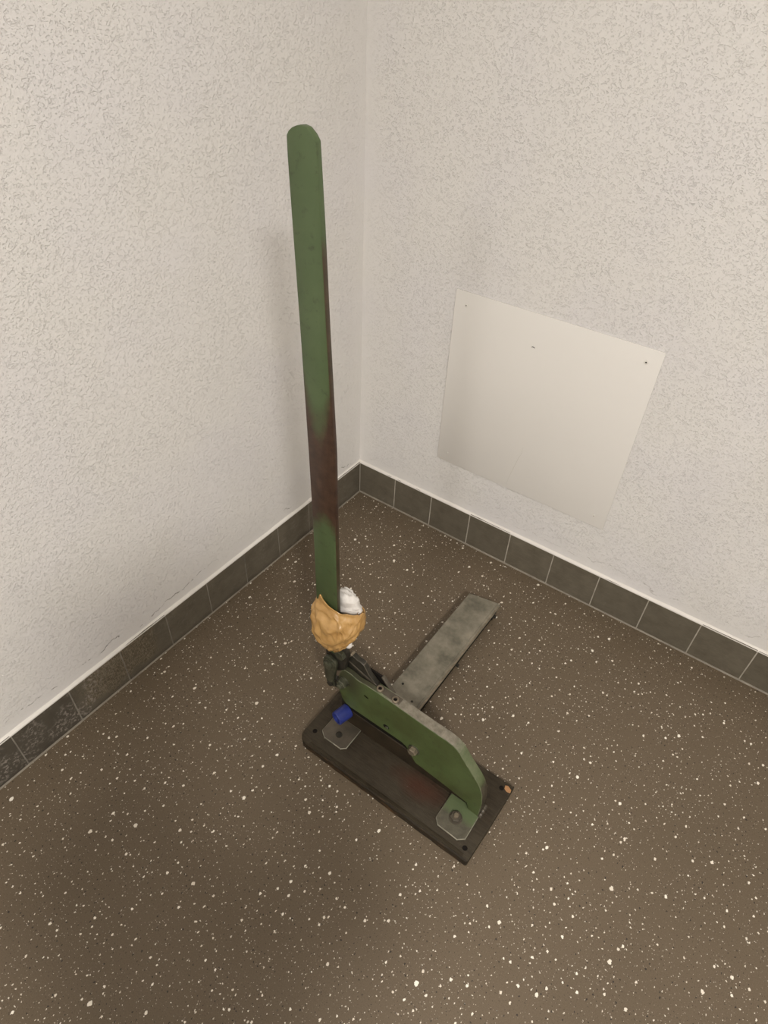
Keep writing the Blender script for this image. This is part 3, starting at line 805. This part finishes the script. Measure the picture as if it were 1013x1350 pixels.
def tape_shape():
    bm = bmesh.new()
    NA, NV = 220, 96
    rings = []
    for j in range(NV+1):
        ring = []
        for i in range(NA):
            a = 2*math.pi*i/NA
            zr = lerp_keys(RIM, math.degrees(a) % 360)[0]
            v = j/NV
            z = 0.334 + (zr-0.334)*v
            l, r, f, b = lerp_keys(SEC, z)
            cx, cy = (l+r)/2, (f+b)/2
            ca, sa = math.cos(a), math.sin(a)
            e = 0.80                                   # squarish section
            ux = math.copysign(abs(ca)**e, ca); uy = math.copysign(abs(sa)**e, sa)
            calm = min(1.0, (1-v)*3.2 + 0.12)
            cr = abs(noise.noise(Vector((ca*1.5 + z*9, sa*1.5, z*7 - ca*1.2)))) * 0.17
            cr2 = abs(noise.noise(Vector((ca*3.0+7 - z*16, sa*3.0, z*22 + ca*3)))) * 0.06
            k = 1.0 - (cr + cr2 - 0.09)*calm
            # pleats drawn from both sides of the rim down to the middle of the front
            dg = (math.degrees(a)-272)/90
            if abs(dg) < 1.3:
                w = (z-0.333)/(0.13) - abs(dg)*0.55
                k += 0.050*math.sin(w*21.0)*max(0, 1-abs(dg)/1.3)*calm*min(1, v*3)
            k += crease(a, z)*min(1, (1-v)*8 + 0.1)*min(1, v*6)
            ring.append(bm.verts.new((cx + ux*(r-l)/2*k, cy + uy*(b-f)/2*k, z + 0.003*noise.noise(Vector((ca*3, sa*3, z*25))))))
        rings.append(ring)
    for s_, dz in ((0.955, 0.0008), (0.90, -0.003), (0.86, -0.02)):
        ring = []
        for i in range(NA):
            p = rings[NV][i].co
            ring.append(bm.verts.new((0.532+(p.x-0.532)*s_, -0.770+(p.y+0.770)*s_, p.z+dz)))
        rings.append(ring)
    for a, b in zip(rings, rings[1:]):
        for i in range(NA):
            bm.faces.new((a[i], a[(i+1) % NA], b[(i+1) % NA], b[i]))
    bm.faces.new(rings[0][::-1])
    return bm
tape = on(finish(tape_shape(), 'tape_wrap', MAT['tape'], None, smooth=True))
tape['label'] = 'crumpled brown packing tape wrapped round the handle foot'
# side flap of tape on the right
bm = bmesh.new()
nu, nv = 14, 12; grid = []
for i in range(nu+1):
    row = []
    for j in range(nv+1):
        u, v = i/nu, j/nv
        x = 0.572 + 0.020*math.sin(math.pi*v)**0.8*u + 0.006*v
        z = 0.400 + 0.058*v
        y = -0.775 - 0.018*u*math.cos(v*2.5) + 0.010*noise.noise(Vector((u*3, v*3, 2)))
        row.append(bm.verts.new((x, y, z)))
    grid.append(row)
for i in range(nu):
    for j in range(nv):
        bm.faces.new((grid[i][j], grid[i+1][j], grid[i+1][j+1], grid[i][j+1]))
bmesh.ops.solidify(bm, geom=bm.faces[:], thickness=0.0018)
on(finish(bm, 'tape_flap', MAT['tape'], None, smooth=True), tape)

# folded white cloth inside the wrap
def cloth_blob(name, c, r, seed, amp, flat=1.0, n=48, m=30):
    bm = bmesh.new(); rings = []
    for j in range(1, m):
        ph = math.pi*j/m; ring = []
        for i in range(n):
            a = 2*math.pi*i/n
            d = Vector((math.sin(ph)*math.cos(a), math.sin(ph)*math.sin(a), math.cos(ph)))
            k = 1 + amp*0.5*noise.noise(d*1.3+Vector((seed, 0, 0))) - amp*0.85*abs(noise.noise(Vector((d.x*1.2+seed, d.y*1.2, d.z*3.2))))
            ring.append(bm.verts.new((c[0]+d.x*r[0]*k, c[1]+d.y*r[1]*k, c[2]+d.z*r[2]*k)))
        rings.append(ring)
    for a, b in zip(rings, rings[1:]):
        for i in range(n): bm.faces.new((a[i], a[(i+1) % n], b[(i+1) % n], b[i]))
    bm.faces.new(rings[0]); bm.faces.new(rings[-1][::-1])
    return finish(bm, name, MAT['cloth'], None, smooth=True)
cl = on(cloth_blob('white_cloth', (0.5400, -0.7640, 0.4440), (0.0420, 0.0250, 0.0520), 2.3, 0.45))
cl['label'] = 'white cloth folded inside the tape wrap'
on(cloth_blob('cloth_end', (0.5660, -0.7930, 0.3600), (0.0120, 0.0100, 0.0130), 6.0, 0.4, n=20, m=12), cl)

# ------------------------------------------------------------------ the person taking the photograph, standing behind the camera
def person():
    # heading: facing the corner; origin between the feet
    F = Vector((math.cos(CAM_YAW), math.sin(CAM_YAW), 0)); S = Vector((F.y, -F.x, 0))   # forward, right
    base = Vector((1.10874, -1.4870, 0)) - F*0.49
    P = lambda s, f, z: base + S*s + F*f + Vector((0, 0, z))
    J = {}
    J['pelvis'] = (P(0, 0, .96), .130); J['waist'] = (P(0, 0, 1.10), .120); J['chest'] = (P(0, .0, 1.30), .145); J['neck'] = (P(0, .02, 1.47), .060); J['chin'] = (P(0, .05, 1.56), .062)
    E_ = [('pelvis', 'waist'), ('waist', 'chest'), ('chest', 'neck'), ('neck', 'chin')]
    for sd, sg in (('r', 1), ('l', -1)):
        J['hip'+sd] = (P(.095*sg, 0, .90), .092); J['knee'+sd] = (P(.105*sg, .015, .49), .058); J['ankle'+sd] = (P(.115*sg, -.02, .095), .042); J['toe'+sd] = (P(.13*sg, .12, .035), .036)
        J['sho'+sd] = (P(.175*sg, 0, 1.40), .060); J['elb'+sd] = (P(.235*sg, .10, 1.16), .044); J['wri'+sd] = (P(.085*sg, .34, 1.36), .029); J['palm'+sd] = (P(.062*sg, .39, 1.42), .026)
        E_ += [('pelvis', 'hip'+sd), ('hip'+sd, 'knee'+sd), ('knee'+sd, 'ankle'+sd), ('ankle'+sd, 'toe'+sd), ('chest', 'sho'+sd), ('sho'+sd, 'elb'+sd), ('elb'+sd, 'wri'+sd), ('wri'+sd, 'palm'+sd)]
        for q in range(4):
            a_ = 'f%d%s' % (q, sd); z = 1.445 + q*0.018
            J[a_+'a'] = (P(.058*sg, .425, z-.004), .0085); J[a_+'b'] = (P(.040*sg, .452, z), .0080); J[a_+'c'] = (P(.050*sg - .018*sg, .462, z+.002), .0075)
            E_ += [('palm'+sd, a_+'a'), (a_+'a', a_+'b'), (a_+'b', a_+'c')]
        J['th'+sd] = (P(.045*sg, .400, 1.455), .0105); J['tt'+sd] = (P(.030*sg, .405, 1.475), .0095)
        E_ += [('palm'+sd, 'th'+sd), ('th'+sd, 'tt'+sd)]
    names = list(J); idx = {n_: i for i, n_ in enumerate(names)}
    me = bpy.data.meshes.new('body')
    me.from_pydata([J[n_][0]-base for n_ in names], [(idx[a], idx[b]) for a, b in E_], [])
    o = bpy.data.objects.new('body', me); COL.objects.link(o)
    me.materials.append(simple_mat('dark_clothes', (0.05, 0.055, 0.07), None, 0.9))
    sk = o.modifiers.new('skin', 'SKIN')
    if not me.skin_vertices: me.attributes  # layer is created with the modifier
    for i, n_ in enumerate(names):
        r_ = J[n_][1]; me.skin_vertices[0].data[i].radius = (r_, r_)
    me.skin_vertices[0].data[0].use_root = True
    sb = o.modifiers.new('smooth', 'SUBSURF'); sb.levels = 2; sb.render_levels = 2
    root = empty('person', base, 'person in dark clothes standing with both hands raised in front towards the corner', 'person')
    o.parent = root
    # head with nose, ears and hair, tilted down to the phone
    hc = Vector((0, 0, 1.640)) + F*0.085
    bm = bmesh.new(); n, m = 28, 20; rings = []
    for j in range(1, m):
        ph = math.pi*j/m; ring = []
        for i in range(n):
            a = 2*math.pi*i/n
            f_, s_, z_ = math.sin(ph)*math.cos(a), math.sin(ph)*math.sin(a), math.cos(ph)
            rf, rs, rz = 0.098, 0.076*(1 - 0.18*max(0, -z_)), 0.122
            ff = f_*rf
            if f_ > 0.8 and abs(s_) < 0.3: ff += 0.020*max(0, 1-abs(s_)/0.3)*max(0, 1-abs(z_+0.10)/0.32)     # nose
            if f_ > 0.7: ff -= 0.007*max(0, 1-abs(abs(s_)-0.38)/0.18)*max(0, 1-abs(z_-0.08)/0.14)              # eye sockets
            if abs(s_) > 0.93 and abs(z_) < 0.3: rs *= 1.12                                                   # ears
            ring.append(bm.verts.new(hc + F*ff + S*(s_*rs) + Vector((0, 0, z_*rz))))
        rings.append(ring)
    for a, b in zip(rings, rings[1:]):
        for i in range(n): bm.faces.new((a[i], a[(i+1) % n], b[(i+1) % n], b[i]))
    bm.faces.new(rings[0]); bm.faces.new(rings[-1][::-1])
    finish(bm, 'head', simple_mat('skin', (0.62, 0.40, 0.30), None, 0.6), root, smooth=True)
    bm = bmesh.new(); rings = []
    for j in range(1, 12):
        ph = 0.60*math.pi*j/11; ring = []
        for i in range(n):
            a = 2*math.pi*i/n
            f_, s_, z_ = math.sin(ph)*math.cos(a), math.sin(ph)*math.sin(a), math.cos(ph)
            cut = max(z_, 0.30) if f_ > 0.5 else z_
            ring.append(bm.verts.new(hc + F*(f_*0.106-0.008) + S*(s_*0.084) + Vector((0, 0, cut*0.132))))
        rings.append(ring)
    for a, b in zip(rings, rings[1:]):
        for i in range(n): bm.faces.new((a[i], a[(i+1) % n], b[(i+1) % n], b[i]))
    bm.faces.new(rings[0])
    finish(bm, 'hair', simple_mat('brown_hair', (0.05, 0.03, 0.02), None, 0.7), root, smooth=True)
    root.scale = (0.93, 0.93, 0.93)
    return root
person()
